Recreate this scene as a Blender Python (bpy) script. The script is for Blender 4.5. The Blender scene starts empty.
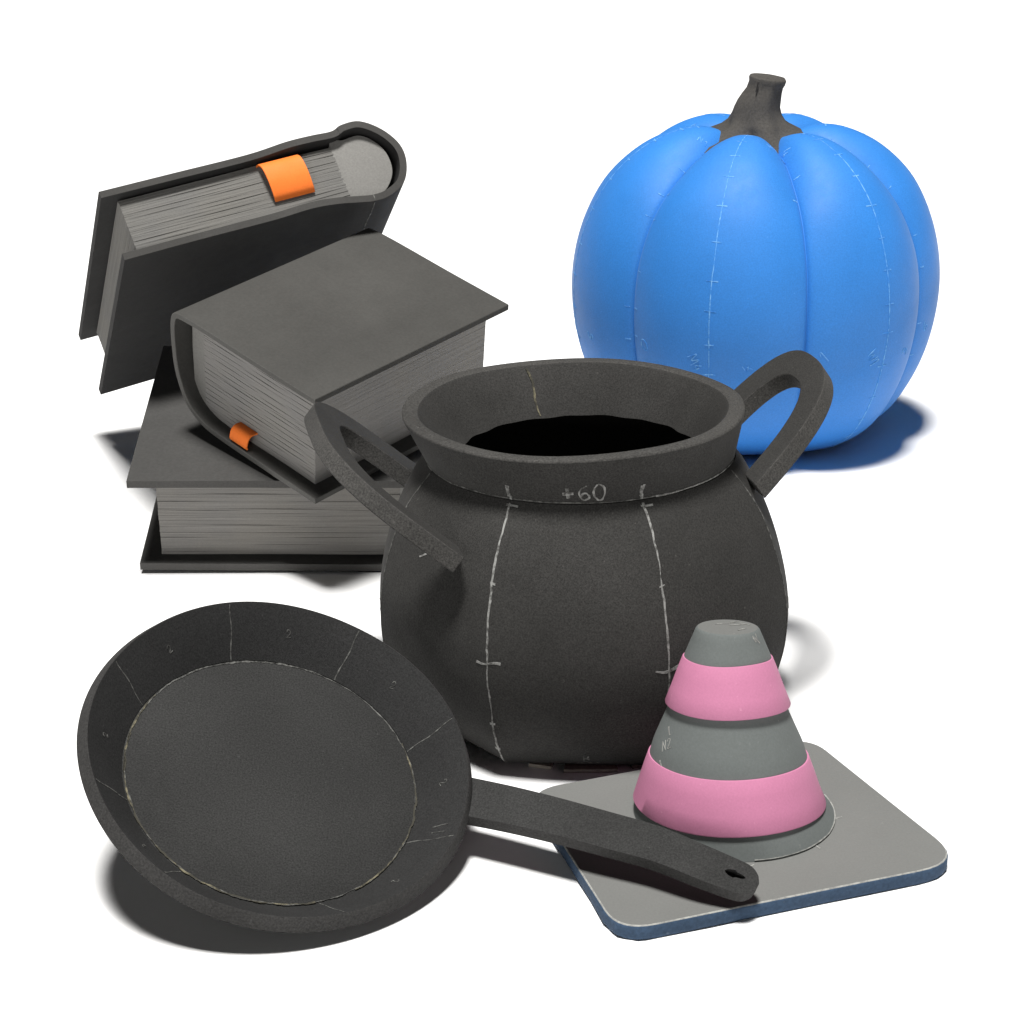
import bpy, math, random
import numpy as np
from mathutils import Vector, Matrix

random.seed(4)
RNG = np.random.default_rng(7)
SC = bpy.context.scene
COL = SC.collection
V = lambda *a: np.array(a, float)

# ------------------------------------------------------------------ camera
F, PITCH, CH, CY = 2133.0, math.radians(21), .954, -1.9597
cp, sp = math.cos(PITCH), math.sin(PITCH)
CAM = V(0, CY, CH)
RM = np.array([[1, 0, 0], [0, -sp, -cp], [0, cp, -sp]])


def gnd(px, py, h=0.0):
    """Where a sight line meets the level h (used to measure the layout)."""
    d = RM.T @ V((px - 512) / F, (py - 512) / F, 1)
    return CAM + d * ((CH - h) / -d[2])


cam_d = bpy.data.cameras.new('camera')
cam = bpy.data.objects.new('camera', cam_d)
COL.objects.link(cam)
cam.location = CAM
cam.rotation_euler = (math.radians(90) - PITCH, 0, 0)
cam_d.sensor_width = 36
cam_d.lens = 36 * F / 1024
cam_d.clip_start = .05
cam_d.clip_end = 300
SC.camera = cam


# --------------------------------------------------------------- materials
def new_mat(name):
    m = bpy.data.materials.new(name)
    m.use_nodes = True
    nt = m.node_tree
    return m, nt, nt.nodes['Principled BSDF']


def node(nt, kind, **kw):
    n = nt.nodes.new(kind)
    for k, v in kw.items():
        if k in n.inputs.keys():
            n.inputs[k].default_value = v
        else:
            setattr(n, k, v)
    return n


def mixc(nt, fac, a, b, mode='MIX'):
    n = nt.nodes.new('ShaderNodeMix')
    n.data_type = 'RGBA'
    n.blend_type = mode
    for sock, val in ((n.inputs[0], fac), (n.inputs[6], a), (n.inputs[7], b)):
        if hasattr(val, 'links'):
            nt.links.new(val, sock)
        elif isinstance(val, (int, float)):
            sock.default_value = val
        else:
            sock.default_value = (*val, 1)
    return n.outputs[2]


def mrange(nt, src, a, b, c, d):
    n = node(nt, 'ShaderNodeMapRange')
    nt.links.new(src, n.inputs['Value'])
    for k, v in zip(('From Min', 'From Max', 'To Min', 'To Max'), (a, b, c, d)):
        n.inputs[k].default_value = v
    return n.outputs['Result']


def foam(name, base, speck=.35, grain=520, mottle=.22, rough=.88, bump=.35, light=(.12, .12, .115), flecks=.5, spec=.25,
         dist=.0006, sheen=0.0):
    """Foam sheet: closed-cell grain, soft handling marks, a few pale flecks."""
    m, nt, b = new_mat(name)
    L = nt.links
    tc = node(nt, 'ShaderNodeTexCoord')
    n1 = node(nt, 'ShaderNodeTexNoise', Scale=grain, Detail=3.0, Roughness=.65)
    n2 = node(nt, 'ShaderNodeTexNoise', Scale=7.0, Detail=5.0, Roughness=.6)
    n3 = node(nt, 'ShaderNodeTexNoise', Scale=grain * .42, Detail=2.0, Roughness=.5)
    n4 = node(nt, 'ShaderNodeTexNoise', Scale=26.0, Detail=6.0, Roughness=.7)
    for n in (n1, n2, n3, n4):
        L.new(tc.outputs['Object'], n.inputs['Vector'])
    c = mixc(nt, mrange(nt, n1.outputs['Fac'], .32, .68, 0, 1), tuple(x * (1 - speck) for x in base), tuple(x * (1 + speck) for x in base))
    lo = mrange(nt, n2.outputs['Fac'], .3, .7, 1 - mottle, 1 + mottle)
    cmb = node(nt, 'ShaderNodeCombineColor')
    for i in range(3):
        L.new(lo, cmb.inputs[i])
    c = mixc(nt, 1.0, c, cmb.outputs[0], 'MULTIPLY')
    fl = node(nt, 'ShaderNodeMath', operation='MULTIPLY')
    L.new(mrange(nt, n3.outputs['Fac'], .70, .78, 0, flecks), fl.inputs[0])
    L.new(mrange(nt, n4.outputs['Fac'], .45, .7, .15, 1), fl.inputs[1])
    c = mixc(nt, fl.outputs[0], c, light)
    L.new(c, b.inputs['Base Color'])
    L.new(mrange(nt, n4.outputs['Fac'], .3, .7, rough - .08, min(1, rough + .06)), b.inputs['Roughness'])
    b.inputs['Specular IOR Level'].default_value = spec
    if sheen:
        b.inputs['Sheen Weight'].default_value = sheen
        b.inputs['Sheen Roughness'].default_value = .4
    bp = node(nt, 'ShaderNodeBump', Strength=bump, Distance=dist)
    L.new(n1.outputs['Fac'], bp.inputs['Height'])
    bp2 = node(nt, 'ShaderNodeBump', Strength=.35, Distance=.004)
    L.new(n2.outputs['Fac'], bp2.inputs['Height'])
    L.new(bp.outputs['Normal'], bp2.inputs['Normal'])
    L.new(bp2.outputs['Normal'], b.inputs['Normal'])
    return m


def chalk(name, col, under, lo=.42, hi=.6, scale=170):
    """A chalk stroke: broken where the foam's cells show through."""
    m, nt, b = new_mat(name)
    tc = node(nt, 'ShaderNodeTexCoord')
    n1 = node(nt, 'ShaderNodeTexNoise', Scale=scale, Detail=4.0, Roughness=.7)
    nt.links.new(tc.outputs['Object'], n1.inputs['Vector'])
    c = mixc(nt, mrange(nt, n1.outputs['Fac'], lo, hi, .12, 1), under, col)
    nt.links.new(c, b.inputs['Base Color'])
    b.inputs['Roughness'].default_value = .95
    b.inputs['Specular IOR Level'].default_value = .1
    return m


def paper(name, base, axis_scale=(6, 6, 420), lines=.35):
    m, nt, b = new_mat(name)
    L = nt.links
    tc = node(nt, 'ShaderNodeTexCoord')
    mp = node(nt, 'ShaderNodeMapping')
    mp.inputs['Scale'].default_value = axis_scale
    L.new(tc.outputs['Object'], mp.inputs['Vector'])
    n1 = node(nt, 'ShaderNodeTexNoise', Scale=1.0, Detail=3.0, Roughness=.6)
    L.new(mp.outputs[0], n1.inputs['Vector'])
    n2 = node(nt, 'ShaderNodeTexNoise', Scale=14.0, Detail=4.0, Roughness=.6)
    L.new(tc.outputs['Object'], n2.inputs['Vector'])
    n3 = node(nt, 'ShaderNodeTexNoise', Scale=600.0, Detail=2.0)
    L.new(tc.outputs['Object'], n3.inputs['Vector'])
    c = mixc(nt, mrange(nt, n1.outputs['Fac'], .32, .68, 0, 1), tuple(x * (1 - lines) for x in base), tuple(x * (1 + lines) for x in base))
    c = mixc(nt, mrange(nt, n2.outputs['Fac'], .4, .75, 0, .35), c, tuple(x * f for x, f in zip(base, (1.25, 1.2, 1.08))))
    c = mixc(nt, mrange(nt, n3.outputs['Fac'], .3, .7, 0, .18), c, tuple(x * .5 for x in base))
    L.new(c, b.inputs['Base Color'])
    b.inputs['Roughness'].default_value = .9
    b.inputs['Specular IOR Level'].default_value = .2
    bp = node(nt, 'ShaderNodeBump', Strength=.6, Distance=.0012)
    L.new(n1.outputs['Fac'], bp.inputs['Height'])
    L.new(bp.outputs['Normal'], b.inputs['Normal'])
    return m


M_POT = foam('charcoal_foam_pot', (.0295, .0287, .0272), grain=640, speck=.42, bump=.22, light=(.16, .15, .14))
M_POT_CUT = foam('charcoal_foam_cut_edge', (.045, .0435, .041), grain=560, speck=.5, bump=.4, light=(.2, .19, .18), flecks=.8)
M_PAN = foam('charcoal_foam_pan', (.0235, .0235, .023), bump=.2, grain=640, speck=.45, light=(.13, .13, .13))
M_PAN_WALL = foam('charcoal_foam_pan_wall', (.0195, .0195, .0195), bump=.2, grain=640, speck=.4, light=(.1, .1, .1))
M_PAN_CUT = foam('charcoal_foam_pan_edge', (.030, .0292, .0285), grain=560, speck=.4, bump=.25, light=(.15, .15, .15))
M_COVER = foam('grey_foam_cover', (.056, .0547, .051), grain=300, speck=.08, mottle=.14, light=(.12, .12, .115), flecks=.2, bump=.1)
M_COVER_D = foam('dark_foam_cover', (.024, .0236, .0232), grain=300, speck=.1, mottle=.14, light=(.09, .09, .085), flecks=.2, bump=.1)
M_COVER_M = foam('dim_foam_cover', (.050, .049, .047), grain=300, speck=.1, mottle=.14, light=(.09, .09, .085), flecks=.2, bump=.1)
M_CUT2 = foam('cover_cut_edge', (.092, .09, .085), grain=400, speck=.12, mottle=.15, bump=.1)
M_CUT1 = foam('dim_cover_cut_edge', (.072, .070, .067), grain=400, speck=.12, mottle=.15, bump=.1)
M_CUT3 = foam('dark_cover_cut_edge', (.050, .0485, .046), grain=400, speck=.12, mottle=.2, bump=.1)
M_FILL = foam('pale_grey_foam', (.185, .181, .171), grain=420, speck=.1, mottle=.1, light=(.4, .4, .38), flecks=.3, bump=.1)
M_BLUE = foam('blue_foam', (.026, .187, .56), grain=520, speck=.09, mottle=.07, rough=.62, light=(.2, .45, .9), flecks=.35, spec=.35, bump=.22,
              dist=.0005, sheen=.05)
M_STEM = foam('stem_foam', (.062, .058, .053), grain=380, speck=.22, mottle=.15, light=(.12, .11, .1), flecks=.4)
M_GREY = foam('grey_foam_cone', (.124, .136, .133), grain=480, speck=.06, mottle=.07, light=(.35, .36, .35), flecks=.4, bump=.15)
M_PLATE = foam('grey_foam_plate', (.142, .144, .138), grain=480, speck=.05, mottle=.05, light=(.35, .35, .33), flecks=.3, bump=.15)
M_PLATE_E = foam('blue_grey_cut_edge', (.036, .064, .110), grain=300, speck=.2, mottle=.2, light=(.25, .3, .36), flecks=.6)
M_PINK = foam('pink_foam', (.485, .182, .30), grain=520, speck=.04, mottle=.04, rough=.7, light=(.85, .5, .62), flecks=.35, bump=.12)
M_ORANGE = foam('orange_foam', (.85, .19, .03), grain=400, speck=.04, mottle=.06, rough=.65, light=(.95, .4, .2), flecks=.2, bump=.1)
M_CHALK = chalk('white_chalk', (.27, .27, .26), (.04, .039, .036), .36, .58)
M_CHALK_F = chalk('faint_chalk', (.17, .17, .16), (.03, .03, .029), .42, .66)
M_GLUE = chalk('yellowed_glue_line', (.20, .18, .12), (.03, .03, .028), .48, .64, 60)
M_CHALK_B = chalk('chalk_on_blue', (.19, .43, .74), (.03, .2, .6), .40, .62)
M_CHALK_G = chalk('chalk_on_grey', (.33, .33, .31), (.17, .17, .165), .38, .6)
M_CHALK_P = chalk('chalk_on_pink', (.9, .62, .74), (.8, .25, .45), .38, .6)
M_TAN = foam('tan_card', (.30, .27, .23), grain=300, speck=.15, mottle=.2)

m_ground, nt, b = new_mat('white_sweep_paper')
tc = node(nt, 'ShaderNodeTexCoord')
nn = node(nt, 'ShaderNodeTexNoise', Scale=3.0, Detail=4.0)
nt.links.new(tc.outputs['Object'], nn.inputs['Vector'])
nt.links.new(mixc(nt, nn.outputs['Fac'], (.86, .86, .86), (.88, .88, .88)), b.inputs['Base Color'])
b.inputs['Roughness'].default_value = .95
b.inputs['Specular IOR Level'].default_value = 0.0


# ------------------------------------------------------------------ meshes
class MB:
    """Collects faces (with a material slot each) into ONE mesh."""

    def __init__(s):
        s.v, s.f, s.m, s.sm = [], [], [], []

    def add(s, verts, faces, mat=0, smooth=True):
        o = len(s.v)
        s.v += [tuple(map(float, p)) for p in verts]
        for f in faces:
            s.f.append([i + o for i in f]); s.m.append(mat); s.sm.append(smooth)

    def grid(s, G, mat=0, closed_u=False, closed_v=False, smooth=True):
        """G[i][j]: i along u, j along v."""
        G = np.asarray(G); nu, nv = G.shape[:2]
        fs = []
        for i in range(nu if closed_u else nu - 1):
            for j in range(nv if closed_v else nv - 1):
                i2, j2 = (i + 1) % nu, (j + 1) % nv
                fs.append((i * nv + j, i2 * nv + j, i2 * nv + j2, i * nv + j2))
        s.add(G.reshape(-1, 3), fs, mat, smooth)

    def ribbon(s, pts, nrm, width, mat=1, lift=.0004, jitter=.25):
        pts = np.asarray(pts, float); nrm = np.asarray(nrm, float)
        if len(pts) < 2: return
        t = np.gradient(pts, axis=0)
        side = np.cross(t, nrm); side /= np.linalg.norm(side, axis=1)[:, None] + 1e-9
        nn_ = nrm / np.linalg.norm(nrm, axis=1)[:, None]
        ker = np.ones(5) / 5
        sm = lambda q: np.convolve(np.r_[q[:2], q, q[-2:]], ker, 'valid') * 2.0
        w = width * (1 + jitter * sm(RNG.normal(size=len(pts)))).clip(.35, 1.7)[:, None] * .5
        off = side * width * .35 * sm(RNG.normal(size=len(pts)))[:, None].clip(-1, 1)
        top = pts + nn_ * lift + off
        a, b_, c, d = top - side * w, top + side * w, pts - nn_ * .001 + off + side * w, pts - nn_ * .001 + off - side * w
        s.grid(np.stack([a, b_, c, d], 1), mat, closed_v=True, smooth=False)

    def build(s, name, mats, parent=None, bevel=0, weld=True, loc=None, autosmooth=None):
        me = bpy.data.meshes.new(name)
        me.from_pydata(s.v, [], s.f)
        for m in mats: me.materials.append(m)
        me.polygons.foreach_set('material_index', s.m)
        me.polygons.foreach_set('use_smooth', s.sm)
        import bmesh
        bm = bmesh.new(); bm.from_mesh(me)
        if weld: bmesh.ops.remove_doubles(bm, verts=bm.verts, dist=1e-6)
        bmesh.ops.recalc_face_normals(bm, faces=bm.faces)
        bm.to_mesh(me); bm.free()
        if autosmooth is not None:
            me.set_sharp_from_angle(angle=math.radians(autosmooth))
        me.update()
        o = bpy.data.objects.new(name, me)
        COL.objects.link(o)
        if parent is not None: o.parent = parent
        if bevel:
            md = o.modifiers.new('bevel', 'BEVEL'); md.width = bevel; md.segments = 2; md.limit_method = 'ANGLE'; md.angle_limit = math.radians(35)
            md.harden_normals = False
        return o


def thing(name, label, cat, loc, rot=None, group=None):
    o = bpy.data.objects.new(name, None); COL.objects.link(o)
    if rot is not None:
        o.matrix_world = Matrix.Translation(Vector(loc)) @ Matrix([list(r) for r in rot]).to_4x4()
    else:
        o.location = loc
    o.empty_display_size = .05
    o['label'] = label; o['category'] = cat
    if group: o['group'] = group
    return o


def spline(pts, n, closed=False):
    """Catmull-Rom through the points."""
    P = np.asarray(pts, float)
    if closed: P = np.vstack([P[-1], P, P[0], P[1]])
    else: P = np.vstack([2 * P[0] - P[1], P, 2 * P[-1] - P[-2]])
    out = []
    k = len(P) - 3
    for i in range(k):
        a, b_, c, d = P[i:i + 4]
        m = max(2, n // k)
        for t in np.linspace(0, 1, m, endpoint=False):
            out.append(.5 * ((2 * b_) + (-a + c) * t + (2 * a - 5 * b_ + 4 * c - d) * t ** 2 + (-a + 3 * b_ - 3 * c + d) * t ** 3))
    if not closed: out.append(P[-2])
    return np.array(out)


GLY = {
    '+': [[(0, .45), (.62, .5)], [(.3, .15), (.34, .8)]],
    '6': [[(.55, .95), (.3, .8), (.1, .45), (.15, .1), (.4, 0), (.6, .18), (.5, .42), (.25, .42), (.12, .25)]],
    '0': [[(.35, 1), (.08, .7), (.1, .2), (.4, 0), (.7, .3), (.68, .8), (.35, 1)]],
    '1': [[(.1, .7), (.35, 1), (.3, 0)]],
    '2': [[(.05, .75), (.25, 1), (.5, .85), (.4, .5), (.08, .05), (.55, .08)]],
    '3': [[(.08, .9), (.35, 1), (.55, .8), (.3, .55), (.58, .35), (.4, .03), (.05, .12)]],
    '4': [[(.4, 1), (.05, .4), (.6, .4)], [(.45, .7), (.42, 0)]],
    '5': [[(.55, 1), (.15, .95), (.12, .55), (.45, .55), (.55, .25), (.3, 0), (.05, .1)]],
    'W': [[(0, 1), (.18, 0), (.4, .7), (.6, 0), (.85, 1)]],
    'N': [[(.05, 0), (.1, 1), (.55, 0), (.6, 1)]],
    'M': [[(.0, 0), (.12, 1), (.38, .3), (.62, 1), (.72, 0)]],
    'B': [[(.08, 0), (.12, 1), (.45, .85), (.4, .55), (.15, .5), (.55, .4), (.5, .08), (.08, 0)]],
    '|': [[(.3, 0), (.3, 1)]],
    '-': [[(0, .5), (1, .5)]],
    'E': [[(.5, 1), (.1, .95), (.08, 0), (.5, .03)], [(.1, .5), (.42, .5)]],
}


def write(mb, text, surf, u0, v0, size, rot=0.0, width=.0011, mat=1, gap=.8):
    """surf(u, v) -> point, normal with u, v in metres along the surface."""
    x = 0
    for ch in text:
        for st in GLY.get(ch, []):
            P = spline(st, 5 * len(st)) if len(st) > 2 and ch not in '+4EN' else np.array([np.array(st[i]) * (1 - t) + np.array(st[i + 1]) * t for i in range(len(st) - 1) for t in (0, .34, .67)] + [st[-1]])
            pts, nr = [], []
            for a, b_ in P:
                a, b_ = (x + a) * size, b_ * size
                p_, n_ = surf(u0 + a * math.cos(rot) - b_ * math.sin(rot), v0 + a * math.sin(rot) + b_ * math.cos(rot))
                pts.append(p_); nr.append(n_)
            mb.ribbon(pts, nr, width, mat)
        x += gap


def interp(prof, n=60):
    return spline(prof, n)


# ------------------------------------------------------------------ ground
g = MB()
g.add([(-60, -60, 0), (60, -60, 0), (60, 60, 0), (-60, 60, 0)], [(0, 1, 2, 3)], smooth=False)
go = g.build('floor', [m_ground]); go['kind'] = 'structure'


# --------------------------------------------------------------------- pot
POT = V(.0713, 0, 0)
pot = thing('cauldron', 'black foam cauldron marked +60 in chalk with two loop handles', 'pot', POT)
SEAM0 = math.radians(-27); STEP = math.radians(45) * 1.12
prof = interp([(.150, 0), (.171, .012), (.189, .04), (.200, .075), (.2045, .108), (.2035, .140), (.196, .176), (.184, .210), (.168, .240), (.151, .2625)], 80)
PR, PZ = prof[:, 0], prof[:, 1]
SEAMS = [math.radians(a) for a in (-26.5, 20.3, 68, 115, 160, -155, -115, -71)]


def panel(th):
    """-1..1 across the panel that th lies in"""
    th = (th + math.pi) % (2 * math.pi) - math.pi
    S = sorted(SEAMS)
    for i in range(len(S)):
        a, b_ = S[i], S[(i + 1) % len(S)]
        if b_ <= a: b_ += 2 * math.pi
        for q in (th, th + 2 * math.pi):
            if a <= q <= b_: return 2 * (q - a) / (b_ - a) - 1
    return 0


def tilt(x, z, y=0.):
    return (.022 * x + .0022 * (1 - y / .15)) * max(0., min(1., (z - .16) / .1))


def pot_pt(th, z, inset=0.0):
    r = float(np.interp(z, PZ, PR)) - inset
    s_ = panel(th)
    r *= 1 + (.040 + .045 * max(0., 1 - z / .07)) * (s_ * s_ - .45) * min(1., (.2625 - z) / .03)
    x, y = r * math.sin(th) - .005 * max(0., min(1., (z - .12) / .14)), -r * math.cos(th)
    return V(x, y, z + tilt(x, z, y))


def pot_surf(th0, z0):
    def s(u, v):
        th = th0 + u / float(np.interp(z0, PZ, PR)); z = min(.262, max(.001, z0 + v))
        p_ = pot_pt(th, z)
        n_ = np.cross(pot_pt(th + .01, z) - pot_pt(th - .01, z), pot_pt(th, min(.2624, z + .002)) - pot_pt(th, max(0, z - .002)))
        return p_, n_ / np.linalg.norm(n_)
    return s


angs = []
for i in range(8):
    a, b_ = sorted(SEAMS)[i], sorted(SEAMS)[(i + 1) % 8]
    if b_ <= a: b_ += 2 * math.pi
    angs += [a + (b_ - a) * t for t in [0, .008, .02, .05] + list(np.linspace(.1, .9, 11)) + [.95, .98, .992]]
mb = MB()
mb.grid([[pot_pt(a, z) for z in PZ] for a in angs], 0, closed_u=True)
mb.grid([[pot_pt(a, max(z, .01), .011) for z in PZ] for a in angs], 0, closed_u=True)
for zz, ins in ((0, 0), (.01, .011)):
    ring = [pot_pt(a, zz, ins) for a in angs]
    mb.add(ring + [V(0, 0, zz)], [(i, (i + 1) % len(ring), len(ring)) for i in range(len(ring))])
for k, a in enumerate(SEAMS):
    s = pot_surf(a, .13)
    vis = k in (0, 1)
    zs = np.linspace(.004, .2605, 70)
    # chalk seam, drawn in a few strokes of uneven pressure
    q = [s(.0008 * math.sin(z * 31 + k), z - .13) for z in zs]
    if vis:
        mb.ribbon([p for p, _ in q], [n for _, n in q], .0019, 1)
        for zt, l in ((.124 if k == 0 else .122, .026), ):
            q = [s(u, zt - .13 + .0015 * math.sin(u * 200)) for u in np.linspace(-l / 2, l / 2 * .9, 9)]
            mb.ribbon([p for p, _ in q], [n for _, n in q], .0022, 1)
        q = [s(u, .2585 - .13) for u in np.linspace(-.004, .012, 6)]
        mb.ribbon([p for p, _ in q], [n for _, n in q], .002, 1)
        for dz in (.197, .06, .03):
            q = [s(u, dz - .13) for u in np.linspace(-.0025, .003, 4)]
            mb.ribbon([p for p, _ in q], [n for _, n in q], .0025, 1)
    else:
        mb.ribbon([p for p, _ in q], [n for _, n in q], .0014, 2)
for th, z in ((-1.38, .115), (-1.42, .122), (1.34, .125), (-.95, .2)):
    q = [pot_surf(th, z)(u, u * .5) for u in np.linspace(-.006, .006, 4)]
    mb.ribbon([p for p, _ in q], [n for _, n in q], .0016, 1)
write(mb, 'B', pot_surf(math.radians(0), .02), -.005, -.006, .011, width=.0011, mat=2)
q = [pot_surf(0, .02)(u, -.008) for u in np.linspace(-.01, .012, 6)]
mb.ribbon([p for p, _ in q], [n for _, n in q], .0011, 2)
mb.build('body', [M_POT, M_CHALK, M_CHALK_F], pot, weld=False)

# neck: a flared collar with a thick cut rim
ZN, ZR = .2625, .3095
def neck_pt(th, t, side):
    """t 0 bottom .. 1 top; side 0 outer, 1 inner"""
    ro = .1500 + (.1662 - .1500) * t + .0012 * math.sin(3 * th + 1) * t
    r = ro - side * (.0165 + (.017 + .0022 * math.sin(7 * th) * math.sin(3.3 * th + 1) + .0012 * math.sin(19 * th)) * (1 - t))
    z = ZN + (ZR - ZN) * t + (.0012 * math.sin(2 * th + .6) + .0007 * math.sin(5 * th)) * t
    x, y = r * math.sin(th), -r * math.cos(th)
    return V(x - .005 - .007 * t, y, z + .024 * x + .0022 * (1 - y / .15))
mb = MB()
TH = np.linspace(-math.pi, math.pi, 128, endpoint=False)
G = []
for a in TH:
    o0, o1, i1, i0 = neck_pt(a, 0, 0), neck_pt(a, 1, 0), neck_pt(a, 1, 1), neck_pt(a, 0, 1)
    row = [o0 * (1 - t) + o1 * t for t in (0, .25, .5, .75, .95)]
    b_ = .0022
    up = (o1 - o0) / np.linalg.norm(o1 - o0); ac = (i1 - o1) / np.linalg.norm(i1 - o1)
    row += [o1 - up * b_ * .3 + ac * b_ * .3, o1 + ac * b_, i1 - ac * b_, i1 - up * b_ * .3 - ac * b_ * .3]
    row += [i1 * (1 - t) + i0 * t for t in (.05, .5, 1)]
    G.append(row)
G = np.array(G)
mb.grid(G[:, :5], 0, closed_u=True); mb.grid(G[:, 4:9], 3, closed_u=True); mb.grid(G[:, 8:], 0, closed_u=True)
mb.grid(np.stack([G[:, -1], G[:, 0]], 1), 0, closed_u=True)


def neck_surf(th0, side=0):
    def s(u, v):
        th = th0 + u / .16; t = v / .047
        p_ = neck_pt(th, t, side)
        n_ = V(math.sin(th), -math.cos(th), -.35); n_ /= np.linalg.norm(n_)
        return p_, n_ if side == 0 else -n_
    return s


write(mb, '+60', neck_surf(math.radians(-.5)), -.018, .0045, .0165, width=.0016, mat=1, gap=.85)
write(mb, '+', neck_surf(math.radians(-.5)), -.0183, .0042, .0168, width=.0021, mat=1)
for k in (0, 1):
    q = [neck_surf(SEAMS[k])(.0008 * math.sin(v * 400), v) for v in np.linspace(.001, .017 if k == 0 else .015, 7)]
    mb.ribbon([p for p, _ in q], [n for _, n in q], .0026, 1)
    q = [neck_surf(SEAMS[k])(-.003 + v * .3, v) for v in np.linspace(.004, .016, 5)]
    mb.ribbon([p for p, _ in q], [n for _, n in q], .0014, 1)
q = [neck_surf(a)(0, .0015) for a in np.linspace(-1.55, 1.45, 90)]
mb.ribbon([p for p, _ in q], [n for _, n in q], .0012, 2)
for a0, a1 in ((.45, 1.4), (-1.5, -1.25)):
    q = [neck_surf(a)(0, .001) for a in np.linspace(a0, a1, 30)]
    mb.ribbon([p for p, _ in q], [n for _, n in q], .0014, 1)
a = math.radians(180 + 18)
q = [neck_surf(a, 1)(.0015 * math.sin(v * 150), v) for v in np.linspace(.002, .044, 14)]
mb.ribbon([p for p, _ in q], [n for _, n in q], .0018, 4, lift=.0014)
mb.build('neck', [M_POT, M_CHALK, M_CHALK_F, M_POT_CUT, M_GLUE], pot, weld=False)

# scraps of card that show under the front edge of the base
mb = MB()
for th, w in ((-.28, .022), (.02, .05), (.33, .02)):
    r0, r1 = .13, .1600 + (.006 if w == .05 else .002)
    da = w / 2 / .16
    vs = []
    for z in (.0006, .0040):
        for r in (r0, r1):
            for a in (th - da, th + da): vs.append((r * math.sin(a), -r * math.cos(a), z))
    mb.add(vs, [(0, 1, 3, 2), (4, 5, 7, 6), (0, 1, 5, 4), (2, 3, 7, 6), (0, 2, 6, 4), (1, 3, 7, 5)], smooth=False)
mb.build('base_card', [M_TAN], pot)


def arch(A, B, apex, w, t, n=44, wB=None, power=2.0, w_end=None, flip=1):
    """A loop cut from thick foam sheet: flat arch of in-plane width w and thickness t."""
    A, B, apex = map(np.asarray, (A, B, apex)); extA, extB = w_end
    M_ = (A + B) / 2; c = (A - B) / 2; h = np.linalg.norm(c); c = c / h
    a = apex - M_; L = np.linalg.norm(a); a = a / L
    nrm = np.cross(c, a); nrm /= np.linalg.norm(nrm); nrm *= flip
    rows = []
    ph = np.linspace(0, math.pi, n)
    for f in ph:
        co, si = math.cos(f), math.sin(f)
        e = 2 / power
        co_, si_ = math.copysign(abs(co) ** e, co), math.copysign(abs(si) ** e, si)
        wob = .0008 * math.sin(5 * f + h * 50)
        wi = w + ((wB or w) - w) * (1 - co) / 2
        po = M_ + c * co_ * (h + w / 2 + wob) + a * si_ * (L + wob)
        pi = M_ + c * co_ * (h + w / 2 - wi) + a * si_ * (L - w)
        rows.append([po + nrm * t / 2, pi + nrm * t / 2, pi - nrm * t / 2, po - nrm * t / 2])
    rows = np.array(rows)
    if extA: rows = np.concatenate([[rows[0] - a * extA], rows])
    if extB: rows = np.concatenate([rows, [rows[-1] - a * extB]])
    return rows


def make_handle(A, B, apex, w, t, **kw):
    R_ = arch(A, B, apex, w, t, **kw)
    mb = MB()
    mats = (0, 1, 0, 1)
    for k in range(4):
        mb.grid(np.stack([R_[:, k], R_[:, (k + 1) % 4]], 1), mats[k])
    mb.add(R_[0], [(0, 1, 2, 3)], 1); mb.add(R_[-1], [(3, 2, 1, 0)], 1)
    return mb.build('handle', [M_POT, M_POT_CUT], pot, bevel=.0012, autosmooth=40)


def pol(az, r, z):
    return V(r * math.sin(math.radians(az)), -r * math.cos(math.radians(az)), z)


def brad(z): return float(np.interp(z, PZ, PR))
make_handle(pol(72.96, brad(.2466) + .0041, .2466), pol(128.58, brad(.2418) - .0053, .2418), V(.2391, .1109, .3212), .0334, .0186, power=2.6, wB=.037, w_end=(0, .012))
make_handle(pol(-38.7, brad(.2131) + .0130, .2131), pol(-118.2, brad(.2063) + .0092, .2063), V(-.261, -.0208, .2955), .0290, .0178, power=3.5, wB=.056, flip=-1, w_end=(0, .04))


# --------------------------------------------------------------------- pan
k = .9275
PC = CAM + (V(-.2122, -.2, .0421) - CAM) * k
PN = V(.2914, -.4083, .8651); PN /= np.linalg.norm(PN)
R1, R2, PD = .1784 * k, .140 * k, .0429 * k
ex = V(1, 0, 0) - PN * PN[0]; ex /= np.linalg.norm(ex)
ey = np.cross(PN, ex)
pan = thing('frying_pan', 'black foam frying pan tipped on its rim with its handle over the grey square plate', 'pan', PC - PN * PD, np.array([ex, ey, PN]).T)


def pan_px(px, py, h=PD):
    """angle and radius, in the pan's own frame, of a sight line on its plane at height h"""
    d = RM.T @ V((px - 512) / F, (py - 512) / F, 1)
    c0 = PC - PN * PD + PN * h
    P = CAM + d * (((c0 - CAM) @ PN) / (d @ PN)) - c0
    return math.atan2(P @ ey, P @ ex), math.hypot(P @ ey, P @ ex)


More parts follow.
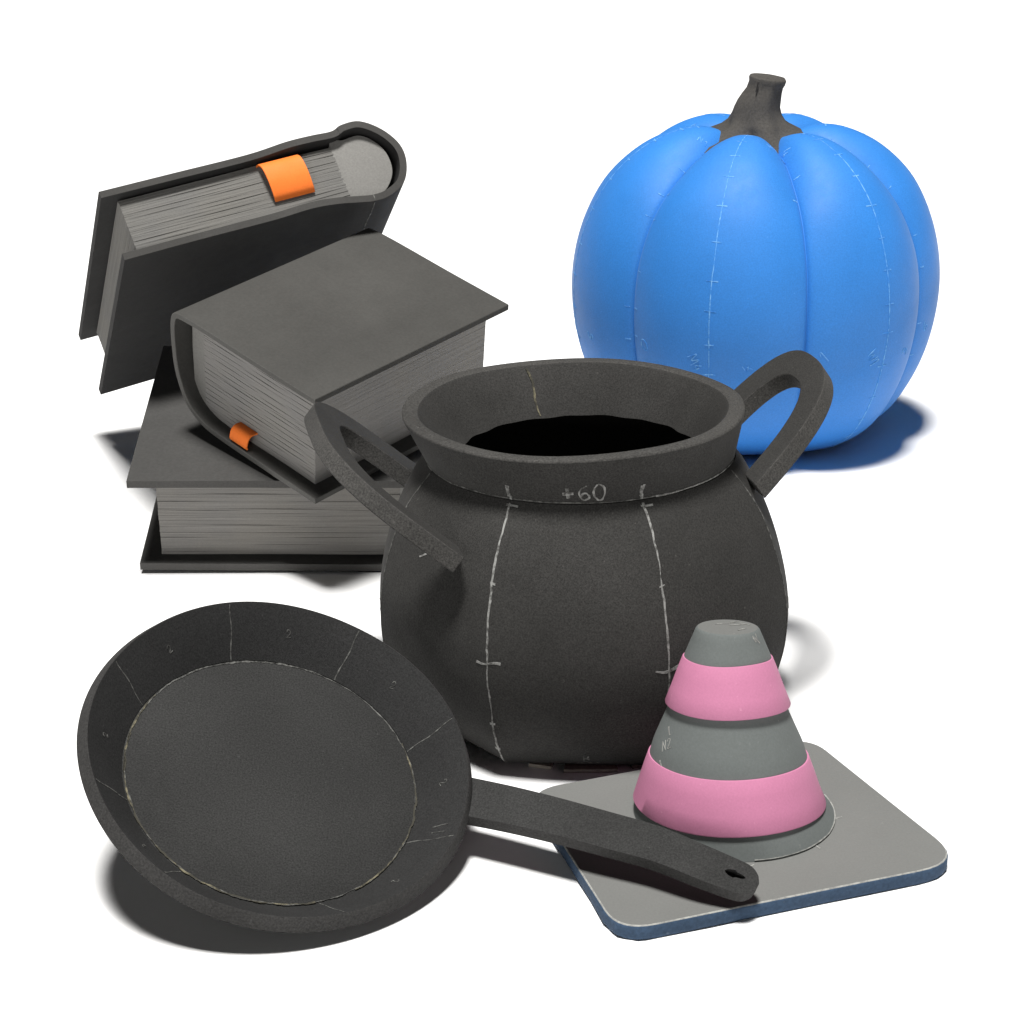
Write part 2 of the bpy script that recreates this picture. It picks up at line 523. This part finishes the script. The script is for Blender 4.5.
WT = .0012
pan_seams = [pan_px(*q, h=0)[0] for q in ((230.6, 659.5), (335, 680), (406, 752), (141, 705), (412, 846), (128, 800), (180, 873), (320, 905))]
def pan_r(ph):
    return 1 + .006 * math.sin(2 * ph + 1) + .003 * math.sin(3 * ph)
def wall_pt(ph, t):
    r = (R2 + (R1 - WT - R2) * t) * pan_r(ph)
    return V(r * math.cos(ph), r * math.sin(ph), PD * t + .0012 * math.sin(4 * ph) * t)
def wall_n(ph):
    n_ = V(-math.cos(ph) * PD, -math.sin(ph) * PD, (R1 - WT - R2)); return n_ / np.linalg.norm(n_)
PH = np.linspace(0, 2 * math.pi, 160, endpoint=False)
rows = []
for a in PH:
    e = V(math.cos(a), math.sin(a), 0); q = pan_r(a)
    top = PD + .0012 * math.sin(4 * a)
    rows.append([wall_pt(a, 0), wall_pt(a, .5), wall_pt(a, .97), wall_pt(a, 1) + V(0, 0, .0004) + e * .0006,
                 e * (R1 + .0006) * q + V(0, 0, top - .0004), e * (R1 + .0066) * q + V(0, 0, top - .0118), e * (R1 + .0054) * q + V(0, 0, top - .0132), e * (R2 + .010) * q + V(0, 0, -.0090),
                 e * R2 * q + V(0, 0, -.0095)])
G = np.array(rows)
mb = MB()
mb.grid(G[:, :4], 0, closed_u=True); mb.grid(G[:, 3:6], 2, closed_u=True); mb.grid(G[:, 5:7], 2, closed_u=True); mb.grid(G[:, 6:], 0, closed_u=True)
for a in pan_seams:
    ts = np.linspace(.01, .985, 12)
    mb.ribbon([wall_pt(a + .004 * math.sin(9 * t), t) for t in ts], [wall_n(a)] * 12, .0009, 1, lift=.0003)
def wall_surf(a0, t0):
    r = R2 + (R1 - R2) * t0; Ls = math.hypot(PD, R1 - WT - R2)
    return lambda u, v: (wall_pt(a0 - u / r, t0 + v / Ls), wall_n(a0))
for px, py in ((173, 651), (290, 638), (390, 690), (437, 784), (110, 735), (141, 846), (395, 884)):
    a, _ = pan_px(px, py, PD * .5)
    write(mb, '2', wall_surf(a, .5), -.003, -.003, .0075, rot=.25, width=.0007, mat=1)
for px, py, l in ((448, 828, .016), (425, 826, .014)):
    a, _ = pan_px(px, py, PD * .6); s = wall_surf(a, .6)
    q = [s(.0, v) for v in np.linspace(-l / 2, l / 2, 6)]
    mb.ribbon([p for p, _ in q], [n for _, n in q], .001, 1)
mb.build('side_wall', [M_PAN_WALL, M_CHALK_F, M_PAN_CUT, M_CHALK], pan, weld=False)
mb = MB()
def fl(ph, r, z=0): return V(r * R2 * pan_r(ph) * math.cos(ph), r * R2 * pan_r(ph) * math.sin(ph), z)
mb.grid([[fl(a, .0001), fl(a, .5), fl(a, .985), fl(a, .995, -.0006), fl(a, 1.03, -.0010), fl(a, 1.03, -.0085), fl(a, .0001, -.009)] for a in PH], 0, closed_u=True)
for a0, a1, m_, w in ((0, 2 * math.pi, 1, .0008), (-3.3, -1.2, 2, .0011), (-.9, .5, 2, .0011), (2.6, 3.3, 2, .0012), (1.2, 2.3, 1, .0011)):
    aa = np.linspace(a0, a1, int(60 * (a1 - a0)))
    rr = .986 + .004 * np.convolve(RNG.normal(size=len(aa)), np.ones(5) / 5, 'same')
    mb.ribbon([fl(a, r) for a, r in zip(aa, rr)], [V(0, 0, 1)] * len(aa), w, m_, jitter=.6, lift=.0005 + .0001 * m_)
mb.build('pan_floor', [M_PAN, M_CHALK_F, M_GLUE], pan, weld=False)

# handle: flat strip that sweeps down from the wall to the plate
HT = .0125
def hcurve():
    """centre line in world space, from measured sight lines and chosen heights"""
    org_ = PC - PN * PD
    start = lambda a, h: org_ + (ex * math.cos(a) + ey * math.sin(a)) * (R2 + (R1 - R2) * h / PD + .018) + PN * h
    best = None
    for a in np.linspace(-1.6, .8, 481):         # where the strip's centre line meets the wall
        P = start(a, PD * .36); q = RM @ (P - CAM); x, y = 512 + F * q[0] / q[2], 512 + F * q[1] / q[2]
        e = abs(y - (802 + (x - 474) * .2))
        if x > 400 and (best is None or e < best[0]): best = (e, P)
    P0 = best[1]
    cps = [(508, 809, 0), (556, 820.5, 0), (606, 834, 0), (655, 848, 0), (700, 866, 0), (730, 878, 0), (757, 888, 0)]
    zt = np.linspace(0, 1, len(cps) + 1)[1:]
    zs = P0[2] + (.0285 - P0[2]) * zt + .035 * zt * (1 - zt)
    return np.array([P0] + [gnd(c_[0], c_[1], z) for c_, z in zip(cps, zs)])
hc = spline(hcurve(), 90)
hw_px = np.interp(np.linspace(0, 1, len(hc)), [0, .1, .35, .6, .85, .95, 1], [.0215, .021, .0195, .0185, .0165, .0150, .0130])
Minv = np.array(pan.matrix_world.inverted()) if False else None
Rw = np.array([ex, ey, PN]); org = PC - PN * PD
hn = V(.18, -.46, .87); hn /= np.linalg.norm(hn)
tan = np.gradient(hc, axis=0); tan /= np.linalg.norm(tan, axis=1)[:, None]
side = np.cross(hn, tan); side /= np.linalg.norm(side, axis=1)[:, None]
nrm = np.cross(tan, side)
# rounded end
s_arc = np.r_[0, np.cumsum(np.linalg.norm(np.diff(hc, axis=0), axis=1))]; Lh = s_arc[-1]
endr = .017
for i, s_ in enumerate(s_arc):
    d = Lh - s_
    if d < endr: hw_px[i] *= math.sqrt(max(.0, 1 - ((endr - d) / endr) ** 2.6)) * .96 + .04
loc_ = lambda P: (np.asarray(P) - org) @ Rw.T
hh = Lh - .0205            # centre of the hanging slot, measured along the handle
mb = MB()
slot = [s_arc.searchsorted(hh - .0085), s_arc.searchsorted(hh + .0085)]
sec = []
for i in range(len(hc)):
    u = (s_arc[i] - hh) / .0085
    sw = .0032 * math.sqrt(max(0, 1 - u * u)) * (1.25 if u < 0 else .8) if abs(u) < 1 else 0
    w = hw_px[i]
    row = []
    for sg, z in ((1, 1), (1, -1), (-1, -1), (-1, 1)): row.append(hc[i] + side[i] * w * sg + nrm[i] * HT / 2 * z)
    inn = [hc[i] + side[i] * (sw * sg + .001) + nrm[i] * HT / 2 * z for sg, z in ((1, 1), (1, -1), (-1, -1), (-1, 1))]
    sec.append(row + inn)
S = loc_(np.array(sec).reshape(-1, 3)).reshape(len(hc), 8, 3)
mb.grid(S[:, [4, 0]], 0); mb.grid(S[:, [0, 1]], 1); mb.grid(S[:, [1, 5]], 0); mb.grid(S[:, [6, 2]], 0); mb.grid(S[:, [2, 3]], 1); mb.grid(S[:, [3, 7]], 0)
a, b_ = slot
mb.grid(S[a - 1:b_ + 1][:, [4, 5]], 1); mb.grid(S[a - 1:b_ + 1][:, [6, 7]], 1)
mb.add(S[0][:4], [(0, 1, 2, 3)]); mb.add(S[-1][:4], [(0, 1, 2, 3)])
mb.build('handle', [M_PAN, M_PAN_CUT], pan, bevel=.0009, autosmooth=45)


# -------------------------------------------------------------------- cone
TP = .0145
CN = gnd(732, 811, TP)
cone = thing('traffic_cone', 'small grey foam traffic cone with two pink bands on a square plate', 'traffic cone', (CN[0], CN[1], 0))
cw = V(CN[0], CN[1], 0)
corners = [V(.086, -.464, 0), V(.392, -.352, 0), V(.288, -.117, 0), V(.014, -.224, 0)]
def round_poly(c, r, n=9):
    out = []
    for i in range(len(c)):
        p0, p1, p2 = c[i - 1], c[i], c[(i + 1) % len(c)]
        a = (p0 - p1) / np.linalg.norm(p0 - p1); b_ = (p2 - p1) / np.linalg.norm(p2 - p1)
        rr = r[i]
        A, B = p1 + a * rr, p1 + b_ * rr
        for t in np.linspace(0, 1, n): out.append(A * (1 - t) ** 2 + 2 * p1 * t * (1 - t) + B * t * t)
        for t in (.2, .4, .6, .8):
            q = B * (1 - t) + (p2 - b_ * -0 - b_ * r[(i + 1) % len(c)]) * t
            out.append(q + V(0, 0, 0))
    return out
poly = round_poly(corners, [.034, .046, .030, .030])
mb = MB()
cen = sum(poly) / len(poly)
lay = []
for p_ in poly:
    d = p_ - cen; d = d / np.linalg.norm(d)
    w_ = .0005 * RNG.normal()
    lay.append([p_ - cw - d * .0016 + V(0, 0, .0006), p_ - cw + d * w_ + V(0, 0, .003), p_ - cw + d * w_ + V(0, 0, TP - .0026), p_ - cw - d * .0008 + V(0, 0, TP - .0010),
                p_ - cw - d * .0020 + V(0, 0, TP)])
lay = np.array(lay)
mb.grid(lay[:, :4], 1, closed_u=True); mb.grid(lay[:, 3:], 2, closed_u=True)
top = [tuple(x) for x in lay[:, 4]]; mb.add(top + [tuple(cen - cw + V(0, 0, TP))], [(i, (i + 1) % len(top), len(top)) for i in range(len(top))], 0, False)
bot = [tuple(x) for x in lay[:, 0]]; mb.add(bot, [tuple(range(len(bot)))], 1, False)
for px, py, dx, dy in ((752, 866, .5, .4), (817, 847, -.5, .9), (833, 819, 1, .1), (838, 818, 1, .2)):
    P = gnd(px, py, TP) - cw; P[2] = TP
    q = [P + V(dx, dy, 0) * s_ for s_ in np.linspace(-.004, .004, 4)]
    mb.ribbon(q, [V(0, 0, 1)] * 4, .0012, 3)
mb.build('base_plate', [M_PLATE, M_PLATE_E, M_CHALK_G, M_CHALK_G], cone)

def h_at(py, cpx=732):
    """height on the cone's axis whose sight line has this image row"""
    d = RM.T @ V((cpx - 512) / F, (py - 512) / F, 1)
    t = (CN[1] - CY) / d[1]
    return CH + d[2] * t
mmpx = lambda h: np.linalg.norm(V(CN[0], CN[1], h) - CAM) / F
HTOP = h_at(627)
crad = lambda h: np.interp(h, [TP, h_at(795), h_at(741), h_at(707), h_at(655), HTOP], [.0905, .0815, .0665, .0525, .0378, .0272])
TH = np.linspace(0, 2 * math.pi, 96, endpoint=False)
def cpt(a, r, z, lean=0):
    tt = float(np.interp(z, [TP, h_at(797), h_at(655), HTOP], [0, .11, .17, .17]))   # hand-cut rims slope to the back
    lx = float(np.interp(z, [TP, h_at(797), h_at(703), HTOP], [.0020, -.0035, -.0078, -.0105]))
    return V(r * math.sin(a) + lx, -r * math.cos(a), z + tt * r * math.cos(a))
hs = list(np.linspace(TP + .0002, HTOP - .002, 30))
mb = MB()
mb.grid([[cpt(a, crad(h) , h) for h in hs] + [cpt(a, .0268, HTOP - .0005), cpt(a, .0260, HTOP)] for a in TH], 0, closed_u=True)
ring = [cpt(a, .0260, HTOP) for a in TH]
mb.add(ring + [cpt(0, 0, HTOP)], [(i, (i + 1) % 96, 96) for i in range(96)], 2, False)
def cone_surf(th0, h0, ex_=0):
    def s(u, v):
        h = h0 + v; th = th0 + u / crad(h0)
        n_ = V(math.sin(th), -math.cos(th), .42); return cpt(th, crad(h) + ex_, h), n_ / np.linalg.norm(n_)
    return s
write(mb, 'N2', cone_surf(math.radians(-62), h_at(735)), -.004, -.006, .009, rot=.6, width=.0006, mat=1)
write(mb, '1', cone_surf(math.radians(58), h_at(640)), -.003, 0, .009, rot=.9, width=.0009, mat=1)
write(mb, 'W', cone_surf(math.radians(50), h_at(636)), -.003, 0, .006, rot=.2, width=.0007, mat=1)
for a0, y0 in ((-63, 752), (-20, 866), (-66, 722)):
    s = cone_surf(math.radians(a0), h_at(y0)); q = [s(u, -u) for u in np.linspace(-.003, .003, 4)]
    mb.ribbon([p for p, _ in q], [n for _, n in q], .001, 1)
q = [cpt(a, crad(TP + .001) + .0006, TP + .0012) for a in np.linspace(.1, 1.9, 40)]
mb.ribbon(q, [V(math.sin(a), -math.cos(a), .6) for a in np.linspace(.1, 1.9, 40)], .0006, 1)
for (x0, y0), (x1, y1) in (((-.01, .01), (.006, .012)), ((.002, .004), (.016, .008)), ((.012, .012), (.02, .006)), ((.015, -.006), (.008, -.012)), ((.004, .014), (.012, .018))):
    q = [cpt(math.atan2(x, -y), math.hypot(x, y), HTOP + .0002) for x, y in ((x0 + (x1 - x0) * t, y0 + (y1 - y0) * t) for t in np.linspace(0, 1, 5))]
    mb.ribbon(q, [V(0, 0, 1)] * 5, .0009, 1)
mb.build('cone_body', [M_GREY, M_CHALK_G, M_PLATE], cone, weld=False)
for (yt, yb, rt, rb, lab) in ((656, 702, .0396, .0550, None), (753, 799, .0715, .0860, None)):
    ht, hb = h_at(yt), h_at(yb)
    mb = MB(); rows = []
    for a in TH:
        wv = .0009 * math.sin(a + 1) + .0005 * math.sin(3 * a)
        r_o = [(rb, hb), (rb + .0002, hb + .0008), ((rb * .66 + rt * .34) + .0001, hb * .66 + ht * .34), ((rb * .33 + rt * .67) + .0001, hb * .33 + ht * .67), (rt, ht - .0008), (rt - .0006, ht), (rt - .0034, ht), (rt - .0036, ht - .001), (rb - .0038, hb + .001), (rb - .0034, hb)]
        rows.append([cpt(a, r, h + wv) for r, h in r_o])
    mb.grid(rows, 0, closed_u=True, closed_v=True)
    mb.build('band', [M_PINK], cone, weld=False, autosmooth=40)


# ----------------------------------------------------------------- pumpkin
PK = gnd(748, 425); PK[2] = 0
pump = thing('pumpkin', 'large blue foam pumpkin with dark grey stem, chalk ticks along its seams', 'pumpkin', PK)
NL = 6; C0 = math.radians(11)
CR = np.radians([11, 63, 118, 178, 250, 311, 371])
FU = lambda th: C0 + float(np.interp((th - C0) % (2 * math.pi), CR - C0, np.arange(7)))      # angle -> lobe coordinate
FA = lambda u: C0 + float(np.interp((u % 6), np.arange(7), CR - C0))
ppf = interp([(.02, .004), (.09, .0), (.150, .006), (.196, .032), (.226, .072), (.247, .122), (.2575, .180), (.2555, .235), (.240, .290), (.211, .340), (.168, .378), (.122, .399), (.082, .404), (.050, .396), (.02, .384)], 120)


def pk_pt(th, i):
    """i: fractional index along the profile"""
    r = float(np.interp(i, range(len(ppf)), ppf[:, 0])); z = float(np.interp(i, range(len(ppf)), ppf[:, 1]))
    s_ = (FU(th) - C0) % 1.0 * 2 - 1          # -1..1 across a lobe
    bul = 1 - abs(s_) ** 2.6
    ridge = .022 * (.5 - abs(s_)) - .020 * math.exp(-(1 - abs(s_)) / .022)
    depth = .062
    f = 1 - depth * (1 - bul) + ridge
    if r < .17: f = 1 - (depth * (1 - bul) - ridge) * (.3 + .7 * r / .17)
    sc = .960
    zz = z
    if z > .25: zz = z - .024 * (1 - bul) * min(1, (z - .25) / .13)
    return V(r * f * sc * math.sin(th), -r * f * sc * math.cos(th), zz * 1.04)


LT = [0, .004, .010, .020, .035, .055] + list(np.linspace(.09, .91, 25)) + [.945, .965, .980, .990, .996]
angs = [FA(k_ + t) for k_ in range(NL) for t in LT]
mb = MB()
mb.grid([[pk_pt(a, i) for i in range(len(ppf))] for a in angs], 0, closed_u=True)
def pk_n(th, i):
    n_ = np.cross(pk_pt(th + .01, i) - pk_pt(th - .01, i), pk_pt(th, i + .5) - pk_pt(th, i - .5)); return n_ / np.linalg.norm(n_)
N_ = len(ppf)
def pk_surf(th0, i0):
    seg = np.linalg.norm(np.diff(ppf, axis=0), axis=1).mean()
    r = float(np.interp(i0, range(N_), ppf[:, 0]))
    return lambda u, v: (pk_pt(th0 + u / r, i0 + v / seg), pk_n(th0 + u / r, i0 + v / seg))
for k_ in range(NL):
    a = FA(k_ + .5)
    ii = np.linspace(N_ * .12, N_ * .86, 80)
    mb.ribbon([pk_pt(a, i) for i in ii], [pk_n(a, i) for i in ii], .0011, 1)
    for i in np.linspace(N_ * .22, N_ * .84, 13):
        s = pk_surf(a, i + RNG.uniform(-.7, .7)); L_ = RNG.uniform(.005, .010)
        q = [s(u, .002 * math.sin(i)) for u in np.linspace(-L_, L_, 6)]
        mb.ribbon([p for p, _ in q], [n for _, n in q], .0012, 1)
    for i in np.linspace(N_ * .25, N_ * .82, 12):      # ticks beside the creases
        for sg in (.035, -.035):
            if RNG.random() < .35: continue
            s = pk_surf(FA(k_ + sg), i + RNG.uniform(-1, 1))
            q = [s(u, 0) for u in np.linspace(-.003, .005, 3)]
            mb.ribbon([p for p, _ in q], [n for _, n in q], .0011, 1)
    s = pk_surf(FA(k_ + .5) + .22, N_ * .38)
    write(mb, '3412645'[k_], s, 0, 0, .014, rot=1.3, width=.0011, mat=1)
    write(mb, ['W1', '45', 'M1', '16', '1N', 'M4', '15'][k_], pk_surf(FA(k_ + .5) - .03, N_ * .40), -.022, 0, .014, rot=-1.1, width=.0010, mat=1)
    write(mb, '1635204'[k_], pk_surf(FA(k_ + .12), N_ * .39), 0, 0, .015, rot=.9, width=.0011, mat=1)
    write(mb, '4|', pk_surf(FA(k_ + .03), N_ * .80), .002, 0, .010, rot=.8, width=.0009, mat=1)
    write(mb, 'N1', pk_surf(FA(k_ + .94), N_ * .80), -.012, 0, .011, rot=.5, width=.0009, mat=1)
mb.build('shell', [M_BLUE, M_CHALK_B], pump, weld=False)

# stem: star flange, curved stalk, oblique cut top
mb = MB(); rows = []
for a in np.linspace(0, 2 * math.pi, 112, endpoint=False):
    s_ = (FU(a) - C0) % 1.0
    star = .5 + .5 * math.cos(2 * math.pi * s_)      # 1 in the creases
    row = []
    for (r, z, cx, rs) in ((.074, .390, 0, 1), (.066, .3965, 0, .95), (.055, .4005, 0, .7), (.043, .405, -.001, .4), (.037, .413, -.002, .2), (.0325, .423, -.003, .1), (.0300, .434, -.003, .06), (.0280, .445, -.001, .05), (.0255, .455, .0015, .04), (.0235, .463, .0040, .04), (.0235, .470, .0060, .03), (.0245, .476, .0065, .02), (.0232, .479, .0065, .01), (.0175, .478, .0065, .0), (.001, .4765, .0065, 0)):
        fr = 1 - .2 * max(0, math.cos(a)) + .12 * math.sin(a) ** 2 + .10 * max(0, -math.sin(a)) ** 3
        rr = r * (fr if r > .05 else 1) * (1 + rs * .62 * (star - .35) + (.035 * math.sin(7 * a + z * 40)) * (1 if z < .47 else .4))
        tiltz = (r / .022) * .0030 * -math.sin(a) if z > .465 else 0
        zz = z - (.012 * star if z < .403 else 0)
        row.append(V(cx * 1.4 - .002 + rr * math.sin(a) * (1.0 if z > .42 else 1), -rr * math.cos(a), .4075 + (zz + tiltz - .392) * .87))
    rows.append(row)
mb.grid(rows, 0, closed_u=True)
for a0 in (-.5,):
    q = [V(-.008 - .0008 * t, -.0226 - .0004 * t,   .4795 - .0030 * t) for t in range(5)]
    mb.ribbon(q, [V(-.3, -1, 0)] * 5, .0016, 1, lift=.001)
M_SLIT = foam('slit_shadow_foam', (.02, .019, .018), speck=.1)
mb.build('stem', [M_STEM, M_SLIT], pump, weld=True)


# ------------------------------------------------------------------- books
def offset_poly(P, d):
    t = np.gradient(P, axis=0); t /= np.linalg.norm(t, axis=1)[:, None]
    return P + np.c_[-t[:, 1], t[:, 0]] * d


def book(root, W, H, T, prof_pts, tc_, mcov, mpage, pages, filler, flip, layers=30, mfill=None, fan=0.0, jit=.0006, mcut=None, marks=()):
    """local axes: x across (spine to fore edge), y head to tail, z through the thickness"""
    fx = (lambda P: np.c_[W - np.asarray(P)[:, 0], np.asarray(P)[:, 1:]]) if flip else np.asarray
    # cover
    out = spline(prof_pts, 110)
    inn = offset_poly(out, tc_)
    mb = MB()
    loop = np.vstack([out, inn[::-1]])
    ny = 10
    G = []
    for j in range(ny + 1):
        y = H * j / ny
        wob = .0008 * math.sin(j * 1.7 + W * 30)
        G.append(fx(np.c_[loop[:, 0], np.full(len(loop), y), loop[:, 1] + wob * 0]))
    G = np.array(G)
    mb.grid(G, 0, closed_v=True)
    m_ = len(out)
    for j in (0, ny):
        o = G[j]
        mb.add(o, [(i, i + 1, 2 * m_ - 2 - i, 2 * m_ - 1 - i) for i in range(m_ - 1)], 1, False)
    for pts_, nr_, w_ in marks:
        pts_ = spline(pts_, 12)
        mb.ribbon(pts_, [nr_] * len(pts_), w_, 2)
    mb.build('cover', [mcov, mcut, M_CHALK_F], root, bevel=.0009, autosmooth=40)
    # pages: leaves of slightly uneven foam
    x0, x1, y0, y1, z0, z1 = pages
    zs = np.linspace(z0, z1, layers + 1)
    zs[1:-1] += RNG.normal(size=layers - 1) * (z1 - z0) / layers * .28
    mb = MB()
    for a, b_ in zip(zs[:-1], zs[1:]):
        j = RNG.uniform(0, jit, 4)
        ax, bx, ay, by = x0, x1 - j[1], y0 + j[2], y1 - j[3]
        nx = 16
        pts = []
        for t in np.linspace(0, 1, nx):
            # leaves spread apart a little towards the bookmark
            f = fan * math.exp(-((t - .28) / .16) ** 2)
            za, zb = a + (a - (z0 + z1) / 2) * f, b_ + (b_ - (z0 + z1) / 2) * f
            x = ax + (bx - ax) * t
            e = .00014
            wv = .0003 * math.sin(t * 9 + a * 900)
            pts.append([(x, ay + e + wv, za), (x, ay + wv, za + e), (x, ay + wv, zb - e), (x, ay + e + wv, zb), (x, by, zb), (x, by, za)])
        P = np.array(pts)
        P = np.array([fx(r) for r in P])
        mb.grid(P, 0, closed_v=True, smooth=False)
        for r in (P[0], P[-1]): mb.add(r, [tuple(range(6))], 0, False)
    mb.build('pages', [mpage], root, weld=False)
    if filler is not None:
        fp = spline(filler, 60, closed=True) if len(filler) > 6 else np.array(filler)
        mb = MB(); G = []
        for y in (y0 + .0012, y0 + .0004, y1 - .001):
            s_ = .985 if y == y0 + .0004 else 1
            c_ = fp.mean(0)
            G.append(fx(np.c_[(fp[:, 0] - c_[0]) * s_ + c_[0], np.full(len(fp), y), (fp[:, 1] - c_[1]) * s_ + c_[1]]))
        mb.grid(G, 0, closed_v=True)
        for r in (G[0 + 1], G[-1]): mb.add(r, [tuple(range(len(r)))], 0, False)
        mb.build('spine_block', [mfill or M_FILL], root, autosmooth=40)


M_PAGE1 = paper('grey_leaves', (.185, .179, .170), (5, 5, 420), .17)
M_PAGE2 = paper('pale_grey_leaves', (.22, .214, .207), (5, 5, 400), .09)
M_PAGE3 = paper('grey_leaves_loose', (.150, .147, .140), (4, 4, 420), .17)

# lowest book: spine to the right, fore edge to the left
B1W, B1H, B1T = .345, .328, .1225
Q1 = np.array([[.99991, -.0099, .00887], [.01142, .98113, -.19299], [-.00679, .19307, .98116]])
U, _, Vt = np.linalg.svd(Q1); Q1 = U @ Vt
b1 = thing('book', 'lowest book of the pile, on the floor under the other two', 'book', V(-.4290, .3261, .0035), Q1, 'foam books in the pile')
c = .009
book(b1, B1W, B1H, B1T, [(B1W + .002, 0.0015), (B1W * .6, 0.0008), (.05, .0006), (.018, .004), (.002, .025), (0, .060), (.003, .095), (.02, B1T - .002), (.06, B1T), (B1W * .6, B1T), (B1W + .008, B1T - .001)],
     -c, M_COVER_M, M_PAGE1, (.045, B1W - .021, .019, B1H - .02, c + .0014, B1T - c - .0012), [(.018, .03), (.018, .10), (.045, .112), (.045, .012)], True, layers=22, jit=.0006, mcut=M_CUT1)

# middle book: spine at the left, tipped forward on the lowest one
X2 = V(-.4008, .4518, .1577); 
def rod(w):
    w = np.array(w); a = np.linalg.norm(w); k_ = w / a; K = np.array([[0, -k_[2], k_[1]], [k_[2], 0, -k_[0]], [-k_[1], k_[0], 0]])
    return np.eye(3) + math.sin(a) * K + (1 - math.cos(a)) * K @ K
Q2 = rod((.2418, .159, -.7575))
K2 = .987
X2 = CAM + (X2 - CAM) * K2
B2W, B2H, B2T = .2498 * K2, .3026 * K2, .1424 * K2
b2 = thing('book', 'middle book of the pile, grey cover up, with a small orange tab', 'book', X2, Q2, 'foam books in the pile')
book(b2, B2W, B2H, B2T, [(B2W, 0), (B2W * .6, .0), (.075, .001), (.045, .006), (.020, .022), (.004, .055), (-.001, .09), (-.001, .122), (.006, .137), (.022, B2T), (.06, B2T + .001), (B2W * .6, B2T), (B2W, B2T)],
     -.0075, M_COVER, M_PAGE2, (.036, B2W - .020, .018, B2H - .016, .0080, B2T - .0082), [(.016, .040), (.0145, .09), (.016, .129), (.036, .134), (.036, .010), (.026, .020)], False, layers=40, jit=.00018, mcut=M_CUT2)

# top book: leans over the middle one, head end to the viewer
K3 = 1.085
X3 = CAM + (V(-.4112, .2499, .3921) - CAM) * K3
Q3 = np.array([[.8957, -.242, -.3731], [.4184, .7427, .5228], [.1506, -.6244, .7665]])
U, _, Vt = np.linalg.svd(Q3); Q3 = U @ Vt
B3W, B3H, B3T = .3346 * K3 + .004, .3892 * K3, .0836 * K3
b3 = thing('book', 'top book of the pile, leaning with its pages and broad orange bookmark facing up', 'book', X3, Q3, 'foam books in the pile')
w, t_ = B3W, B3T
book(b3, w, B3H, t_, [(w, 0), (w * .75, .001), (w * .5, .001), (w * .36, .003), (w * .27, .000), (w * .20, -.005), (w * .15, -.008), (.035, -.006), (.012, .006), (-.001, .030), (-.002, .055), (.012, .080), (.035, t_ + .007), (w * .16, t_ + .008), (w * .20, t_ + .003), (w * .27, t_ + .004), (w * .36, t_ + .004), (w * .5, t_), (w * .75, t_), (w, t_)],
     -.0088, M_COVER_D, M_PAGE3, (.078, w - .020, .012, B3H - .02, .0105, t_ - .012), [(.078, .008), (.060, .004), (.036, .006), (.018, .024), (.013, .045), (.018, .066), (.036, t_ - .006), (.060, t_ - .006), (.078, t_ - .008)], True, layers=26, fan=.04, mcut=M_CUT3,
     marks=[([(w * .85, .003, -.0080), (w * .852, .03, -.0080), (w * .848, .06, -.0080), (w * .851, .10, -.0080)], V(0, 0, -1), .0011),
            ([(w * .85, 0, -.0075), (w * .852, 0, -.003), (w * .851, 0, .0004)], V(0, -1, 0), .0012),
            ([(w * .82, 0, t_ + .0050), (w * .824, 0, t_ + .001), (w * .823, 0, t_ - .003)], V(0, -1, 0), .0013)])


def strip(root, xa, xb, pts, name='bookmark', skew=0.0, th=.0022):
    P = spline(pts, 24)
    mb = MB(); G = []
    t = np.gradient(P, axis=0); t /= np.linalg.norm(t, axis=1)[:, None]; nr = np.c_[-t[:, 1], t[:, 0]] * th
    for i in range(len(P)):
        s_ = skew * i / (len(P) - 1)
        G.append([(xa + s_, *P[i]), (xb + s_, *P[i]), (xb + s_, *(P[i] + nr[i])), (xa + s_, *(P[i] + nr[i]))])
    mb.grid(G, 0, closed_v=True)
    mb.add(G[0], [(0, 1, 2, 3)]); mb.add(G[-1], [(0, 1, 2, 3)])
    return mb.build(name, [M_ORANGE], root, bevel=.0005, autosmooth=40)


# x runs from the fore edge at the left on this book
strip(b3, w * .523, w * .662, [(.016, t_ - .0115), (.006, t_ - .013), (-.002, t_ - .022), (-.003, t_ - .040), (.003, t_ - .058), (.010, t_ - .064)], skew=.006)
strip(b2, .098, .128, [(.020, .026), (.010, .027), (.004, .023), (.001, .014), (.002, .0095)])


# ---------------------------------------------------------------- lighting
def area(name, loc, target, size, power, col=(1, 1, 1)):
    l = bpy.data.lights.new(name, 'AREA'); l.shape = 'SQUARE'; l.size = size; l.energy = power; l.color = col
    o = bpy.data.objects.new(name, l); COL.objects.link(o)
    o.location = loc
    o.rotation_euler = (Vector(target) - Vector(loc)).to_track_quat('-Z', 'Y').to_euler()
    return o


area('studio_softbox', (-1.0, -3.0, 20), (0, 0.6, 0), 3.6, 7900, (1, .985, .96))
area('added_front_fill', (-2.0, -9, 1.3), (0, 0.2, .15), 2.4, 175, (1, .99, .97))  # added low fill that brightens the upright faces; stands for no known lamp
w = bpy.data.worlds.new('World'); SC.world = w; w.use_nodes = True
w.node_tree.nodes['Background'].inputs[0].default_value = (1, 1, 1, 1)
w.node_tree.nodes['Background'].inputs[1].default_value = .003

SC.render.engine = 'CYCLES'
SC.cycles.use_denoising = True
SC.cycles.max_bounces = 8
SC.view_settings.view_transform = 'Standard'
SC.view_settings.look = 'None'
SC.view_settings.exposure = 0
SC.view_settings.gamma = 1
SC.view_settings.use_curve_mapping = False
